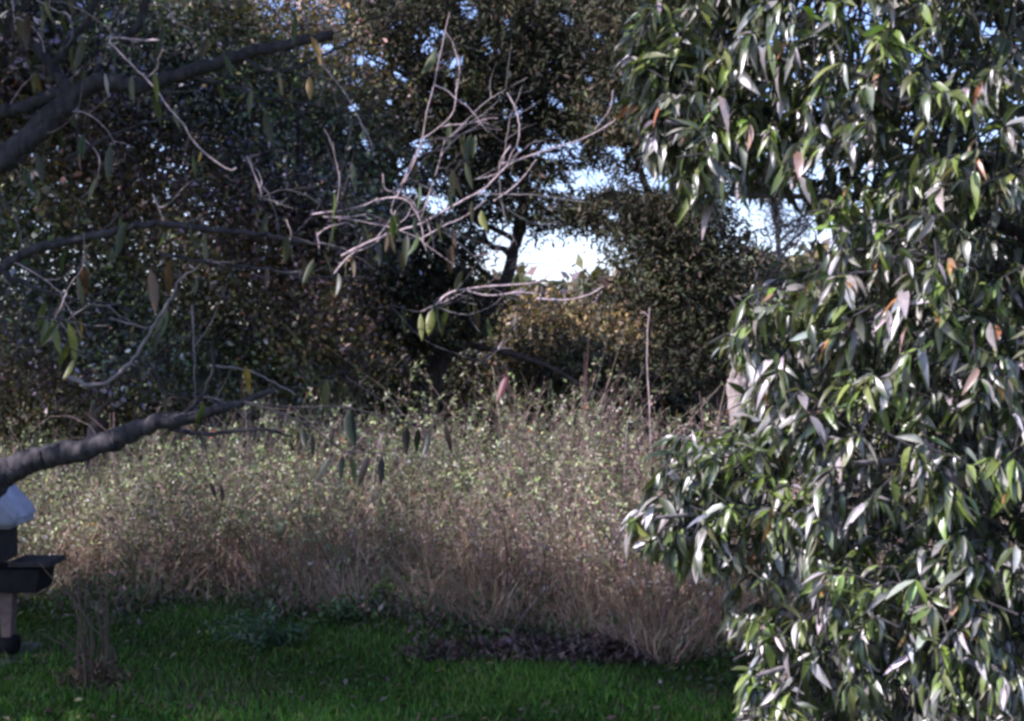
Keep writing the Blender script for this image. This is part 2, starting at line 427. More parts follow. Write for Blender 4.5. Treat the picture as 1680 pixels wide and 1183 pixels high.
    H = (.25 + .75 * rng.random(n)) * np.clip(.45 + (y - edge(x)) * .7, .35, 1.15) * (.8 + .3 * np.sin(x * 5 + 2) ** 2)
    m = 4; t = np.linspace(0, 1, m); lean = rng.normal(0, .3, (n, 2)) + .25 * np.stack([np.sin(x * 5.3), np.cos(x * 4.1 + y)], -1); droop = rng.normal(0, .38, (n, 2))
    path = np.zeros((n, m, 3))
    for a in (0, 1): path[:, :, a] = (x, y)[a][:, None] + (lean[:, a:a + 1] * t + droop[:, a:a + 1] * t ** 3) * H[:, None]
    path[:, :, 2] = gz(x, y)[:, None] - .01 + (t - .18 * t ** 3 * np.abs(droop[:, :1]) * 2) * H[:, None]
    side = unit(np.stack([rng.normal(size=n), rng.normal(size=n), np.zeros(n)], -1))
    wdt = (.003 + .004 * rng.random(n))[:, None, None] * (1 - .8 * t)[None, :, None]
    V = np.stack([path - side[:, None] * wdt, path + side[:, None] * wdt], 2).reshape(-1, 3)
    F = np.array([(2 * i, 2 * i + 1, 2 * i + 3, 2 * i + 2) for i in range(m - 1)])
    F = (F[None] + (np.arange(n) * 2 * m)[:, None, None]).reshape(-1, 4)
    c = pick([(.42, .31, .21), (.50, .40, .29), (.32, .22, .15), (.45, .32, .26), (.20, .15, .11), (.16, .18, .07)], n, .22, [.26, .2, .2, .14, .1, .1])
    tag(link('dry_grass', np_mesh('dry_grass', V, F, np.repeat(c, 2 * m, 0)), M['weed']),
        'tan and pinkish dry grass along the front of the weeds', 'dry grass', kind='stuff')
weeds()
def edge_herbs():
    # low weeds that soften the border between lawn and thicket
    n = 26000; x = (rng.random(n) * 2 - 1) * 5; d = rng.normal(0, .38, n); y = edge(x) + d
    ok = rng.random(n) < np.clip(.45 + .5 * np.sin(x * 3.3 + 1) * np.sin(x * 1.4), .08, 1); x, y, d = x[ok], y[ok], d[ok]; n = len(x)
    H = (.07 + .30 * rng.random(n) ** 1.6) * np.clip(1 + d, .3, 1.5)
    P = np.stack([x, y, gz(x, y) + H * rng.random(n)], -1); L = .03 + .06 * rng.random(n)
    V, F, k = leaves_simple(P, unit(rng.normal(0, .6, (n, 3)) + np.array([0, 0, .6])), rng.normal(0, .6, (n, 3)) + np.array([0, 0, .7]), L, L * .42)
    c = pick([(.06, .11, .035), (.09, .12, .05), (.13, .11, .08), (.17, .13, .11), (.05, .08, .04)], n, .3)
    tag(link('edge_herbs', np_mesh('edge_herbs', V, F, np.repeat(c, k, 0)), M['weed']), 'low shaded weeds along the border of lawn and thicket', 'weeds', kind='stuff')
edge_herbs()

# ------------------------------------------------------------------ trees
def blob(px, py, rx, ry, Y, rd, w=1.0):
    """part of a crown: pixel ellipse at distance Y, rd metres half deep"""
    c = pix(px, py, Y); s = Y / FPX
    return (c, np.array([rx * s, rd, ry * s]), w)
def crown_points(blobs, n_cl, per, spread, holes=True, shell=.35):
    vol = np.array([np.prod(b[1]) ** .8 * b[2] for b in blobs]); cnt = rng.multinomial(n_cl, vol / vol.sum())
    C = []
    for b, k in zip(blobs, cnt):
        d = rand_dir(k); r = rng.random((k, 1)) ** shell
        C.append(b[0] + d * r * b[1])
    C = np.concatenate(C)
    C = C[C[:, 2] > .5]
    if holes: C = C[keep_out(C, .8)]
    ci = np.repeat(np.arange(len(C)), per)
    P = C[ci] + rng.normal(0, 1, (len(ci), 3)) * spread
    P = P[P[:, 2] > .15]
    if holes: P = P[keep_out(P)]
    return C, P
def tree(name, base, trunk_pts, r0, r1, blobs, label, cat, palette, weights=None, n_cl=350, per=60, spread=(.22, .22, .16), leaf=(.05, .09), wl=.5,
         mat='broad', bark='bark_dark', droop=0., limbs=9, group=None, holes=True, twig_r=.010, jit=.3, n_twig=360):
    root = empty(name, base); tag(root, label, cat, group)
    _, tp = limb('trunk', trunk_pts, r0, r1, M[bark], root, 10, .012)
    C, P = crown_points(blobs, n_cl, per, np.array(spread), holes)
    # limbs reach from the trunk out into the crown, twigs leave the limbs
    order = rng.permutation(len(C)); L = []
    for i in order[:limbs]:
        c = C[i]; h = np.clip(c[2] - .45 * np.hypot(*(c - tp[-1])[:2]) - .3, tp[0][2] + .4, tp[-1][2] - .02)
        s = tp[np.argmin(np.abs(tp[:, 2] - h))]
        mid = .5 * (s + c) + rng.normal(0, .12, 3) + np.array([0, 0, .12])
        _, lp = limb('limb', [s, mid, c], max(r1 * .7, r0 * .32), twig_r * 1.2, M[bark], root, 6, .015); L.append(lp)
    allp = np.concatenate(L + [tp[len(tp) // 2:]])
    tw = []
    for i in order[limbs:limbs + n_twig]:
        s = allp[np.argmin(((allp - C[i]) ** 2).sum(1) + rng.random(len(allp)) * .15)]
        mid = .5 * (s + C[i]) + rng.normal(0, .08, 3)
        tw.append(tube(smooth_path([s, mid, C[i]], 5, .01), np.linspace(twig_r, twig_r * .4, 5), 3))
        for _ in range(3):
            e = C[i] + rng.normal(0, .22, 3); tw.append(tube([C[i], .5 * (C[i] + e) + rng.normal(0, .03, 3), e], [twig_r * .55, twig_r * .45, twig_r * .3], 3))
    if tw:
        V, F = join(tw); tag(link('twig_mass', np_mesh('twig_mass', V, F), M[bark], root, True), kind='stuff')
    n = len(P)
    D = unit(rng.normal(0, .8, (n, 3)) + np.array([0, 0, -droop])); N = rng.normal(0, .7, (n, 3)) + np.array([0, 0, .7])
    Ll = leaf[0] + (leaf[1] - leaf[0]) * rng.random(n)
    V, F, k = leaves_simple(P, D, N, Ll, Ll * wl)
    c = pick(palette, n, jit, weights)
    c *= np.exp(.38 * np.sin(P[:, 0] * 2.3 + P[:, 2] * 1.1) * np.sin(P[:, 2] * 2.7 - P[:, 0] + 1) + .22 * np.sin(P[:, 0] * 6 + P[:, 2] * 5))[:, None]     # tone varies in patches across the crown
    if mat == 'broad': c *= np.exp(.22 * np.sin(P[:, :1] * 1.1 + P[:, 2:] * 1.7 + np.array([[0, 1.2, 2.6]])))
    tag(link('crown', np_mesh('crown', V, F, np.repeat(c, k, 0)), M[mat], root), kind='stuff')
    return root, tp
MIX = [(.065, .085, .035), (.10, .12, .05), (.11, .095, .06), (.13, .10, .085), (.11, .10, .115), (.15, .13, .05), (.19, .10, .05), (.17, .15, .16), (.40, .35, .35)]  # last, palest tone puts bright flecks of light into the foliage colour
MW = [.2, .17, .16, .13, .12, .07, .03, .09, .03]
CED = [(.026, .036, .016), (.038, .046, .018), (.052, .046, .022), (.06, .048, .032), (.024, .028, .022)]
GOLD = [(.20, .15, .05), (.26, .20, .08), (.15, .12, .06), (.10, .10, .04), (.22, .16, .11), (.07, .05, .03), (.04, .04, .02), (.05, .035, .025)]

def backdrop_trees():
    # left: brushy broad-leaved trees that fill the upper left
    t1 = pix(-430, 690, 14.5)  # trunk and most of the crown out of view, added to shade the left
    tree('shade_tree', (t1[0], t1[1], 0), [(t1[0], t1[1], -.1), (t1[0] + .2, t1[1], 3), (t1[0] + .1, t1[1] - .5, 6), (t1[0] - .2, t1[1] - .8, 9.5)], .28, .09,
         [blob(-420, -80, 420, 330, 13.5, 2.2), blob(-620, -500, 520, 420, 12.5, 2.6, .4), blob(-60, 60, 190, 170, 13.8, 1.0, 1.3), blob(-90, 330, 200, 160, 13.6, .9, 1.3)],
         'tall dark shade tree whose crown fills the far left edge', 'tree', MIX, MW, n_cl=520, per=66, spread=(.32, .32, .22), leaf=(.07, .15), bark='bark_thicket', n_twig=420, twig_r=.009, limbs=12, holes=False)
    t2 = pix(150, 690, 14.6)
    tree('thicket_tree', (t2[0], t2[1], 0), [(t2[0], t2[1], -.1), (t2[0] + .1, t2[1], 1.8), (t2[0] + .4, t2[1], 3.6), (t2[0] + .3, t2[1], 5.6)], .13, .04,
         [blob(130, 130, 200, 210, 14.6, .9, 1.2), blob(170, 400, 210, 140, 14.3, .8, 1.2), blob(130, 560, 220, 110, 14.2, .7, 1.2), blob(330, 60, 130, 150, 14.8, .8)],
         'brushy tree with mottled dark leaves behind the thick near limbs', 'tree', MIX, MW, n_cl=760, per=70, spread=(.26, .26, .2), leaf=(.04, .10), bark='bark_thicket', n_twig=620, twig_r=.008, limbs=11, group='brushy trees behind the weeds')
    t3 = pix(470, 700, 15.4)
    tree('thicket_tree', (t3[0], t3[1], 0), [(t3[0], t3[1], -.1), (t3[0] - .1, t3[1], 1.9), (t3[0] + .2, t3[1], 3.9), (t3[0] + .1, t3[1], 6.0)], .14, .04,
         [blob(450, 150, 160, 190, 15.4, .9, 1.1), blob(440, 380, 190, 130, 15.2, .8, 1.3), blob(430, 560, 210, 110, 15.0, .7, 1.3), blob(580, 300, 110, 150, 15.6, .7, 1.1)],
         'brushy tree with dark mottled crown left of the sky gaps', 'tree', MIX, MW, n_cl=760, per=70, spread=(.26, .26, .2), leaf=(.04, .10), bark='bark_thicket', n_twig=620, twig_r=.008, limbs=11, group='brushy trees behind the weeds')
    # centre: dark cedars with sky between the branches
    b = pix(705, 690, 17)
    root, tp = tree('cedar_tree', (b[0], b[1], 0), [(b[0], b[1], -.1), pix(715, 620, 17), pix(770, 545, 17), pix(838, 440, 17), pix(862, 260, 17), pix(860, 60, 17), pix(850, -160, 17)], .13, .03,
         [blob(690, 300, 150, 190, 17.0, 1.0, 1.1), blob(820, 110, 170, 150, 17.2, 1.0, 1.1), blob(700, 60, 140, 130, 16.8, .9, .8), blob(880, 330, 130, 60, 17.0, .8, 1.0), blob(680, 500, 130, 70, 16.6, .8, 1.4), blob(930, 230, 110, 70, 17.2, .7)],
         'dark cedar with a leaning trunk left of the bright sky gap', 'tree', CED, None, n_cl=1050, per=54, spread=(.24, .24, .12), leaf=(.07, .15), wl=.3, mat='cedar', bark='bark_cedar', limbs=14, droop=.3, group='dark cedars beyond the meadow')
    limb('limb', [pix(715, 600, 17), pix(700, 566, 16.8), pix(790, 570, 16.5), pix(900, 602, 16.2), pix(1005, 660, 16.0)], .06, .018, M['bark_cedar'], root, 7, .01)
    limb('limb', [pix(740, 590, 17), pix(660, 540, 16.6), pix(560, 540, 16.3)], .06, .02, M['bark_cedar'], root, 7, .01)
    b = pix(1195, 700, 16)
    root, tp = tree('cedar_tree', (b[0], b[1], 0), [(b[0], b[1], -.1), pix(1172, 620, 16), pix(1145, 540, 16), pix(1128, 450, 16), pix(1112, 330, 16), pix(1120, 180, 16.1), pix(1120, 20, 16.2)], .075, .02,
         [blob(1105, 375, 92, 60, 16.0, .6, 1.5), blob(1080, 210, 110, 70, 16.2, .7, .8), blob(1060, 140, 120, 80, 16.4, .7, .6), blob(1150, 460, 75, 60, 16, .5, 1.5), blob(1060, 450, 60, 50, 16, .5, .9), blob(1160, 560, 60, 70, 15.9, .5, 1.2), blob(1150, 260, 90, 70, 16.1, .6, .9), blob(1020, 330, 60, 30, 16, .5, .7), blob(1090, 20, 140, 70, 16.2, .8, .7)],
         'slim dark cedar with a dense low clump beside the evergreen', 'tree', CED, None, n_cl=900, per=52, spread=(.32, .32, .15), leaf=(.06, .13), wl=.3, mat='cedar', bark='bark_cedar', limbs=9, droop=.3, group='dark cedars beyond the meadow', twig_r=.007)
    b = pix(1110, 690, 21)
    tree('cedar_tree', (b[0], b[1], 0), [(b[0], b[1], -.1), pix(1105, 540, 21), pix(1085, 380, 21), pix(1020, 180, 21), pix(985, -80, 21)], .08, .025,
         [blob(990, 200, 130, 60, 21, .9), blob(960, 80, 160, 70, 21, 1.0, .9), blob(1010, 350, 90, 36, 21, .8, 1.0), blob(970, -40, 170, 70, 21, 1.0, .8)],
         'thin dark cedar standing farthest back among the sky gaps', 'tree', CED, None, n_cl=620, per=52, spread=(.28, .28, .13), leaf=(.08, .16), wl=.32, mat='cedar', bark='bark_cedar', limbs=10, droop=.3, group='dark cedars beyond the meadow')
    b = pix(620, 690, 24)
    tree('cedar_tree', (b[0], b[1], 0), [(b[0], b[1], -.1), pix(625, 500, 24), pix(640, 300, 24), pix(690, 60, 24), pix(720, -180, 24)], .13, .03,
         [blob(600, 150, 130, 190, 24, 1.2, 1.1), blob(760, 40, 190, 130, 24, 1.2, 1.0), blob(950, 40, 170, 110, 24, 1.2, .9), blob(600, 380, 110, 100, 24, 1.0, 1.2), blob(1110, 60, 110, 110, 24, 1.0, .8), blob(770, 230, 120, 90, 24, 1.0, .9)],
         'broad dark cedar far back, its crown across the top centre', 'tree', CED, None, n_cl=1300, per=46, spread=(.34, .34, .2), leaf=(.10, .20), wl=.34, mat='cedar', bark='bark_cedar', limbs=14, droop=.3, group='dark cedars beyond the meadow')
    # a pale twiggy tree far off, right of the cedars
    b = pix(1290, 640, 27)
    root = empty('bare_tree', (b[0], b[1], 0)); tag(root, 'pale bare twiggy tree against the sky beside the evergreen', 'tree')
    _, tp = limb('trunk', [(b[0], b[1], -.1), pix(1288, 520, 27), pix(1278, 420, 27), pix(1270, 300, 27)], .11, .03, M['bark_grey'], root)
    tw = []
    for i in range(15):
        s = tp[int(len(tp) * (.3 + .65 * rng.random()))]; e = s + np.array([rng.normal(0, .9), rng.normal(0, .5), .5 + rng.random()])
        _, lp = limb('limb', [s, .5 * (s + e) + rng.normal(0, .1, 3), e], .03, .01, M['bark_grey'], root, 5, .02)
        for _ in range(60):
            q = lp[rng.integers(2, len(lp))]; e2 = q + rng.normal(0, .3, 3) + np.array([0, 0, .15])
            tw.append(tube([q, .5 * (q + e2) + rng.normal(0, .04, 3), e2], [.010, .008, .005], 3))
    V, F = join(tw); tag(link('twig_mass', np_mesh('twig_mass', V, F), M['bark_grey'], root), kind='stuff')
backdrop_trees()

def shrubs():
    spots = [  # px, top py, half width px, depth, palette, label
        (900, 470, 110, 23, GOLD, 'golden brown shrub under the brightest sky gap'),
        (1045, 450, 95, 22, GOLD, 'yellowish sunlit shrub behind the thin bare stalk'),
        (1165, 462, 90, 22.5, GOLD, 'tan sunlit shrub behind the slim cedar trunk'),
        (1290, 430, 110, 24, GOLD + [(.10, .14, .05)] * 3, 'pale green shrub showing left of the evergreen leaves'),
        (1070, 560, 100, 18.5, CED + [(.09, .07, .03)], 'dark low shrub at the foot of the slim cedar'),
        (890, 520, 90, 19, CED + [(.10, .07, .04), (.12, .09, .03)], 'dark brown shrub between the cedar trunk and golden shrubs'),
        (960, 560, 80, 18.6, [(.12, .11, .05), (.14, .10, .07), (.09, .10, .05), (.07, .09, .04)], 'grey brown shrub under the arching cedar limb'),
        (700, 520, 130, 19.5, CED, 'dark shrub in the deep shade below the cedar'),  # dark palettes like this put the shade into the foliage colour
        (520, 500, 140, 18.5, CED + MIX[:3], 'dark shaded shrub behind the hanging narrow leaves'),
        (280, 480, 170, 18, CED + MIX[:4], 'shaded shrub behind the lowest thick limb'),
        (40, 480, 170, 18, CED + MIX[:4], 'shaded shrub at the far left behind the weeds'),
        (1450, 420, 130, 20, GOLD + [(.08, .12, .04)] * 4, 'green brown shrub hidden mostly by the evergreen'),
    ]
    for px, top, hw, Y, pal, lab in spots:
        s = Y / FPX; c = pix(px, top, Y); h = c[2]; x, y = c[0], c[1]
        root = empty('shrub', (x, y, 0)); tag(root, lab, 'shrub', 'shrubs at the back of the meadow')
        tips = []
        for i in range(6):
            e = np.array([x + rng.normal(0, hw * s * .45), y + rng.normal(0, .35), h * (.5 + .42 * rng.random())])
            limb('stem', [(x + rng.normal(0, .08), y + rng.normal(0, .08), -.05), (.5 * (x + e[0]), .5 * (y + e[1]), e[2] * .55), e], .022, .007, M['bark_dark'], root, 5, .015)
            tips.append(e)
        n_cl = int(130 * hw / 100) + 80
        d = rand_dir(n_cl); r = rng.random((n_cl, 1)) ** .4
        C = np.array([x, y, h * .52]) + d * r * np.array([hw * s, .8, h * .47])
        P = np.repeat(C, 48, 0) + rng.normal(0, 1, (n_cl * 48, 3)) * np.array([.2, .2, .15]); P = P[P[:, 2] > .1]; P = P[keep_out(P)]
        n = len(P); D = unit(rng.normal(0, .7, (n, 3)) + np.array([0, 0, .2])); L = .06 + .08 * rng.random(n)
        V, F, k = leaves_simple(P, D, rng.normal(0, .7, (n, 3)) + np.array([0, 0, .6]), L, L * .4)
        tag(link('foliage', np_mesh('foliage', V, F, np.repeat(pick(pal, n, .32), k, 0)), M['broad'], root), kind='stuff')
shrubs()
def far_wood():
    # a wood far behind: one dark mass closing the view, open only in the middle
    n = 60000
    px = rng.uniform(-500, 2400, n); Y = rng.uniform(30, 44, n)
    topy = np.interp(px, [-500, 400, 500, 600, 800, 860, 1010, 1060, 1180, 1230, 1420, 1500, 2400], [-60, -40, 230, 440, 462, 468, 466, 458, 452, 425, 420, 300, 0]) + 14 * np.sin(px * .05) + 9 * np.sin(px * .13 + 1)
    X = (px - 840) / FPX * Y; zt = CAM_Z + (HOR - topy) / FPX * Y
    Z = zt * np.sqrt(rng.random(n)) * (.96 + .05 * rng.random(n))
    P = np.stack([X, Y, Z], -1) + rng.normal(0, .15, (n, 3)); P = P[P[:, 2] > .2]
    n = len(P); L = .28 + .3 * rng.random(n)
    V, F, k = leaves_simple(P, unit(rng.normal(0, .8, (n, 3))), rng.normal(0, .7, (n, 3)) + np.array([0, 0, .6]), L, L * .5)
    c = pick(MIX[:6] + [(.09, .08, .04), (.05, .06, .025)], n, .3)
    tag(link('distant_wood', np_mesh('distant_wood', V, F, np.repeat(c, k, 0)), M['broad']), 'far wood closing the view behind the cedars and shrubs', 'wood', kind='stuff')
far_wood()

# ------------------------------------------------------------------ the pale trunk and thin stalk at the right end of the weeds
def dead_trunk():
    b = pix(1218, 760, 12.6); base = np.array([b[0], b[1], 0])
    root = empty('dead_tree', base); tag(root, 'pale weathered dead trunk beside the evergreen, bright in the sun', 'dead tree')
    h = pix(1218, 575, 12.6)[2]
    limb('trunk', [base - [0, 0, .1], base + [.02, 0, h * .5], base + [-.02, 0, h * .86], base + [-.03, .02, h]], .14, .09, M['wood_pale'], root, 11, .014, 14)
    limb('stub', [base + [0, 0, h * .75], base + [.18, -.1, h * .95], base + [.26, -.12, h * 1.12]], .06, .03, M['wood_pale'], root, 7)
    limb('stub', [base + [0, 0, h * .8], base + [-.09, -.05, h * .98], base + [-.12, -.05, h * 1.1]], .045, .02, M['wood_pale'], root, 7)
    s = empty('bare_stalk', (*pix(1066, 800, 11.6)[:2], 0)); tag(s, 'single thin grey stalk rising above the weeds in front of the yellow shrub', 'stalk')
    q = pix(1066, 800, 11.6)
    limb('stem', [(q[0], q[1], -.05), (q[0] + .01, q[1], 1.2), pix(1062, 590, 11.6), pix(1066, 505, 11.6)], .009, .006, M['twig_pale'], s, 6, .004)
    limb('side_twig', [pix(1065, 520, 11.6), pix(1056, 512, 11.6), pix(1050, 514, 11.6)], .007, .004, M['twig_pale'], s, 5, .002)
dead_trunk()

# ------------------------------------------------------------------ near left tree: dark limbs, pale twigs, long hanging leaves
def near_tree():
    Y = 6.2
    tb = np.array([-3.75, 6.4, 0])
    root = empty('narrow_leaved_tree', tb)
    tag(root, 'near tree with dark limbs, bare pale twigs and long hanging leaves', 'tree')
    fork = tb + [0.05, -.1, 2.0]
    limb('trunk', [tb - [0, 0, .1], tb + [.05, 0, 1.0], fork, tb + [-.1, -.3, 3.0], tb + [0.1, -.8, 4.4]], .19, .09, M['bark_dark'], root, 12, .012)
    B = []
    def br(pts, r0, r1, mat='bark_dark', dep=Y, from_trunk=None, name='limb', wob=.005):
        w = [pix(a, b_, dep + (c[0] if c else 0)) for a, b_, *c in pts]
        if from_trunk is not None: w = [np.asarray(from_trunk)] + w
        o, p = limb(name, w, r0, r1, M[mat], root, 8 if r0 > .02 else 5, wob * min(1, r0 / .02 + .15))
        B.append(p); return p
    # thick limbs
    br([(-60, 830), (0, 783), (60, 752), (130, 738), (200, 716), (250, 694), (300, 686), (345, 674), (400, 660), (450, 640)], .088, .011, from_trunk=tb + [0, 0, 1.1])
    br([(-40, 300), (0, 268), (60, 210), (118, 160), (170, 134), (230, 138), (300, 122), (390, 92), (470, 74), (545, 58)], .060, .022, from_trunk=fork)
    br([(0, 268), (40, 240), (118, 160)], .05, .04)
    br([(250, 694), (290, 704), (350, 712), (420, 704), (480, 716)], .018, .006)
    br([(300, 686), (330, 650), (350, 600), (345, 560)], .014, .006)
    br([(-30, 190), (20, 180), (80, 158), (118, 152)], .035, .028)
    br([(118, 160), (92, 120), (60, 80), (20, 50), (-20, 40)], .034, .016)
    br([(85, 110), (120, 60), (150, 20), (160, -40)], .022, .012)
    br([(200, 70), (232, 30), (250, -30)], .026, .018)
    br([(390, 92), (450, 118), (520, 98), (590, 60)], .014, .006)
    br([(300, 122), (380, 140), (430, 160), (500, 170)], .012, .005)
    br([(-30, 460), (0, 442), (50, 414), (110, 398), (180, 382), (255, 368), (330, 374), (420, 384), (480, 396), (560, 408)], .030, .008, from_trunk=fork + [0, 0, .1])
    br([(0, 442), (30, 462), (80, 480), (130, 492), (200, 500)], .016, .006)
    br([(110, 170), (126, 205), (128, 250)], .008, .004)
    br([(110, 260), (160, 235), (230, 205), (300, 190)], .012, .005)
    br([(260, 415), (330, 430), (420, 440), (520, 455), (600, 455)], .012, .005)
    # curved lower twig at left
    br([(105, 618), (150, 632), (195, 615), (225, 580), (255, 530), (275, 500), (290, 470), (297, 446)], .013, .006, 'bark_grey')
    br([(345, 600), (400, 606), (440, 622), (485, 648)], .006, .004, 'bark_grey')
    br([(315, 500), (318, 570), (320, 650), (318, 690)], .005, .003, 'bark_grey')
    br([(180, 522), (250, 540)], .006, .003, 'bark_grey')
    # twigs in the sun, their brightness partly put into the pale bark colour
    P_ = lambda pts, r0=.007, r1=.003, m='twig_pale', dep=5.6: br(pts, r0 * .66, r1 * .75, m, dep, name='twig', wob=.002)
    P_([(262, 66), (228, 66), (200, 62), (180, 66), (196, 86), (222, 112), (250, 140), (280, 180), (302, 205), (318, 232), (345, 258), (375, 278), (388, 276)], .009, .004)
    P_([(405, 256), (415, 280), (425, 305), (430, 325)], .006, .004)
    P_([(250, 318), (262, 345), (268, 362)], .006, .004)
    P_([(20, 0), (26, 50)], .006, .004); P_([(60, 0), (96, 20)], .007, .004)
    # spray of bare twigs in the middle
    P_([(560, 420), (600, 400), (650, 380), (690, 368), (730, 345), (780, 318), (800, 305), (835, 270), (880, 252), (950, 230), (1000, 204), (1010, 195)], .010, .0035)
    P_([(690, 362), (700, 330), (715, 285), (725, 250), (730, 226)], .006, .003)
    P_([(650, 325), (668, 290), (690, 240), (700, 185), (712, 140), (720, 100), (738, 20)], .007, .003)
    P_([(690, 230), (725, 205), (745, 180), (750, 130)], .005, .003)
    P_([(652, 315), (675, 268), (690, 235)], .004, .003)
    P_([(628, 285), (632, 310), (648, 318), (642, 345), (650, 365)], .005, .003)
    P_([(660, 320), (678, 332), (686, 350), (690, 366)], .005, .003)
    P_([(512, 352), (560, 345), (600, 336), (620, 325)], .007, .004)
    P_([(530, 356), (570, 356), (600, 352)], .006, .004)
    P_([(615, 395), (640, 362), (650, 345)], .006, .004)
    P_([(832, 152), (845, 175), (852, 205), (850, 232), (838, 255), (826, 280), (800, 290), (780, 294)], .007, .003)
    P_([(838, 238), (822, 262), (818, 285)], .005, .003)
    P_([(1006, 148), (1000, 180), (975, 212)], .004, .002)
    P_([(810, 330), (850, 300), (880, 262)], .006, .003)
    P_([(548, 450), (568, 425), (600, 400)], .007, .004)
    P_([(680, 378), (695, 400), (700, 412)], .006, .003); P_([(702, 365), (710, 395), (711, 408)], .006, .003)
    P_([(715, 500), (740, 480), (800, 470), (860, 466), (890, 460), (905, 446)], .009, .004)
    P_([(760, 475), (800, 485), (850, 480), (880, 482)], .007, .004)
    P_([(880, 490), (930, 492), (965, 484), (990, 470)], .008, .004)
    P_([(470, 360), (478, 385), (470, 400)], .005, .003); P_([(520, 380), (524, 410)], .004, .003)
    for q in ([(400, 660), (455, 676), (510, 700), (560, 738), (600, 742), (634, 746)], [(400, 660), (480, 668), (560, 668), (640, 686), (690, 700), (734, 692)], [(480, 668), (500, 698), (516, 712)],
              [(640, 500), (700, 560), (780, 590), (834, 606)], [(60, 520), (90, 522), (120, 530)], [(640, 500), (690, 512), (740, 498)], [(330, 700), (345, 770), (364, 794)]):
        br(q, .005, .0025, 'bark_dark', 5.9, name='twig', wob=.001)
    src = list(B)
    for _ in range(150):
        pth = src[rng.integers(0, len(src))]; q = pth[rng.integers(len(pth) // 4, len(pth))]; sx, sy, _d = proj(q)
        if not (-20 < sx < 820 and -20 < sy < 660): continue
        th = rng.normal(.35, .8); ln = rng.uniform(.14, .5); cv = rng.normal(0, .8)
        d0 = np.array([math.cos(th), rng.normal(0, .25), math.sin(th)]); pts = [q]; n_ = 5
        for k_ in range(n_):
            a_ = th + cv * (k_ + 1) / n_
            pts.append(pts[-1] + np.array([math.cos(a_), d0[1], math.sin(a_)]) * ln / n_ + rng.normal(0, .006, 3))
        m_ = 'twig_pale' if rng.random() < .28 else ('bark_grey' if rng.random() < .45 else 'bark_dark')
        o, p = limb('twig', pts, .0042, .0016, M[m_], root, 5, .001); B.append(p)
        for f_ in range(rng.integers(0, 3)):                       # side shoots fork off it
            q2 = p[rng.integers(len(p) // 4, len(p) - 2)]; a_ = th + rng.choice([-1, 1]) * rng.uniform(.4, .9); l2 = ln * rng.uniform(.25, .5)
            e = q2 + np.array([math.cos(a_), d0[1], math.sin(a_)]) * l2
            limb('twig', [q2, .5 * (q2 + e) + rng.normal(0, .012, 3), e], .0026, .0013, M[m_], root, 4, .001)
    # long leaves hanging from the twigs: each one its own
    tmpl = []
    for q in range(4):
        V, F, k = leaves_full(np.zeros((1, 3)), np.array([[0, 0, -1.]]), np.array([[0, 1., 0]]), np.array([1.]), np.array([.20 + .025 * q]), 5, .35 + .1 * q, .12 * (q - 1))
        me = np_mesh('leaf', V, F); me.materials.append(M['peach_one']); me.polygons.foreach_set('use_smooth', np.ones(len(me.polygons), bool)); tmpl.append(me)
    def hang(px, py, lpx, col=None, dep=5.9, tilt=.22, turn=6.28, wide=1.0):
        p = pix(px, py, dep); o = bpy.data.objects.new('leaf', random.choice(tmpl)); COL.objects.link(o)
        L = lpx * dep / FPX
        o.parent = root; o.matrix_parent_inverse = Matrix.Translation(-root.location)
        o.matrix_basis = (Matrix.Translation(Vector(p)) @ Matrix.Rotation(rng.uniform(-.5, .5) * turn, 4, 'Z')
                          @ Matrix.Rotation(rng.normal(0, tilt), 4, 'X') @ Matrix.Rotation(rng.normal(0, tilt), 4, 'Y') @ Matrix.Diagonal((L * wide, L * wide, L, 1)))
        c = col if col is not None else pick([(.045, .065, .02), (.065, .075, .025), (.04, .05, .025), (.09, .065, .03), (.07, .04, .025)], 1, .25, [.35, .25, .2, .12, .08])[0]
        o.color = (*c, 1)
    G, BR, YL = (.016, .026, .010), (.020, .014, .012), (.16, .18, .04)  # green and brown kept very dark: shade put into the leaf colour
    for px, py, l_, c in [(668, 700, 44, BR), (686, 703, 40, G), (700, 708, 44, G), (730, 694, 48, BR), (540, 750, 42, G), (562, 745, 40, G), (575, 748, 42, G),
                          (605, 745, 52, BR), (627, 748, 46, BR), (513, 712, 36, BR), (545, 700, 30, BR), (575, 670, 66, G), (497, 700, 34, G), (85, 525, 55, YL), (112, 530, 60, YL),
                          (690, 515, 42, YL), (710, 505, 48, YL), (735, 500, 34, YL), (662, 505, 44, G), (832, 608, 50, (.10, .018, .018)), (847, 514, 30, (.3, .24, .2)),
                          (790, 345, 40, YL), (402, 600, 46, (.16, .12, .03)), (620, 395, 40, G), (345, 790, 30, BR), (362, 795, 28, BR), (510, 60, 46, (.28, .18, .05)), (508, 125, 36, (.28, .18, .05)),
                          (330, 248, 18, (.4, .25, .03)), (172, 120, 34, (.3, .3, .3)), (120, 590, 34, YL), (245, 440, 70, (.10, .06, .03)), (275, 430, 60, (.10, .06, .03))]:
        hang(px, py, l_ * 1.1, c, turn=1.3, wide=1.12)
    for _ in range(170):
        pth = B[rng.integers(0, len(B))]; q = pth[rng.integers(len(pth) // 3, len(pth))]; x, y, d = proj(q)
        if x > 800 or y > 700: continue
        hang(float(x) + rng.normal(0, 8), float(y) + rng.uniform(0, 25), rng.uniform(30, 60), None, float(q[1]) + rng.normal(0, .12))
    # crown above the frame, unseen and shaped to lay shade on the lawn
    n_cl = 850
    cx_ = rng.uniform(-11, -.6, n_cl); ht = np.interp(cx_, [-11, -8, -6, -3, -.6], [9.2, 8.8, 7.4, 6.3, 5.8])
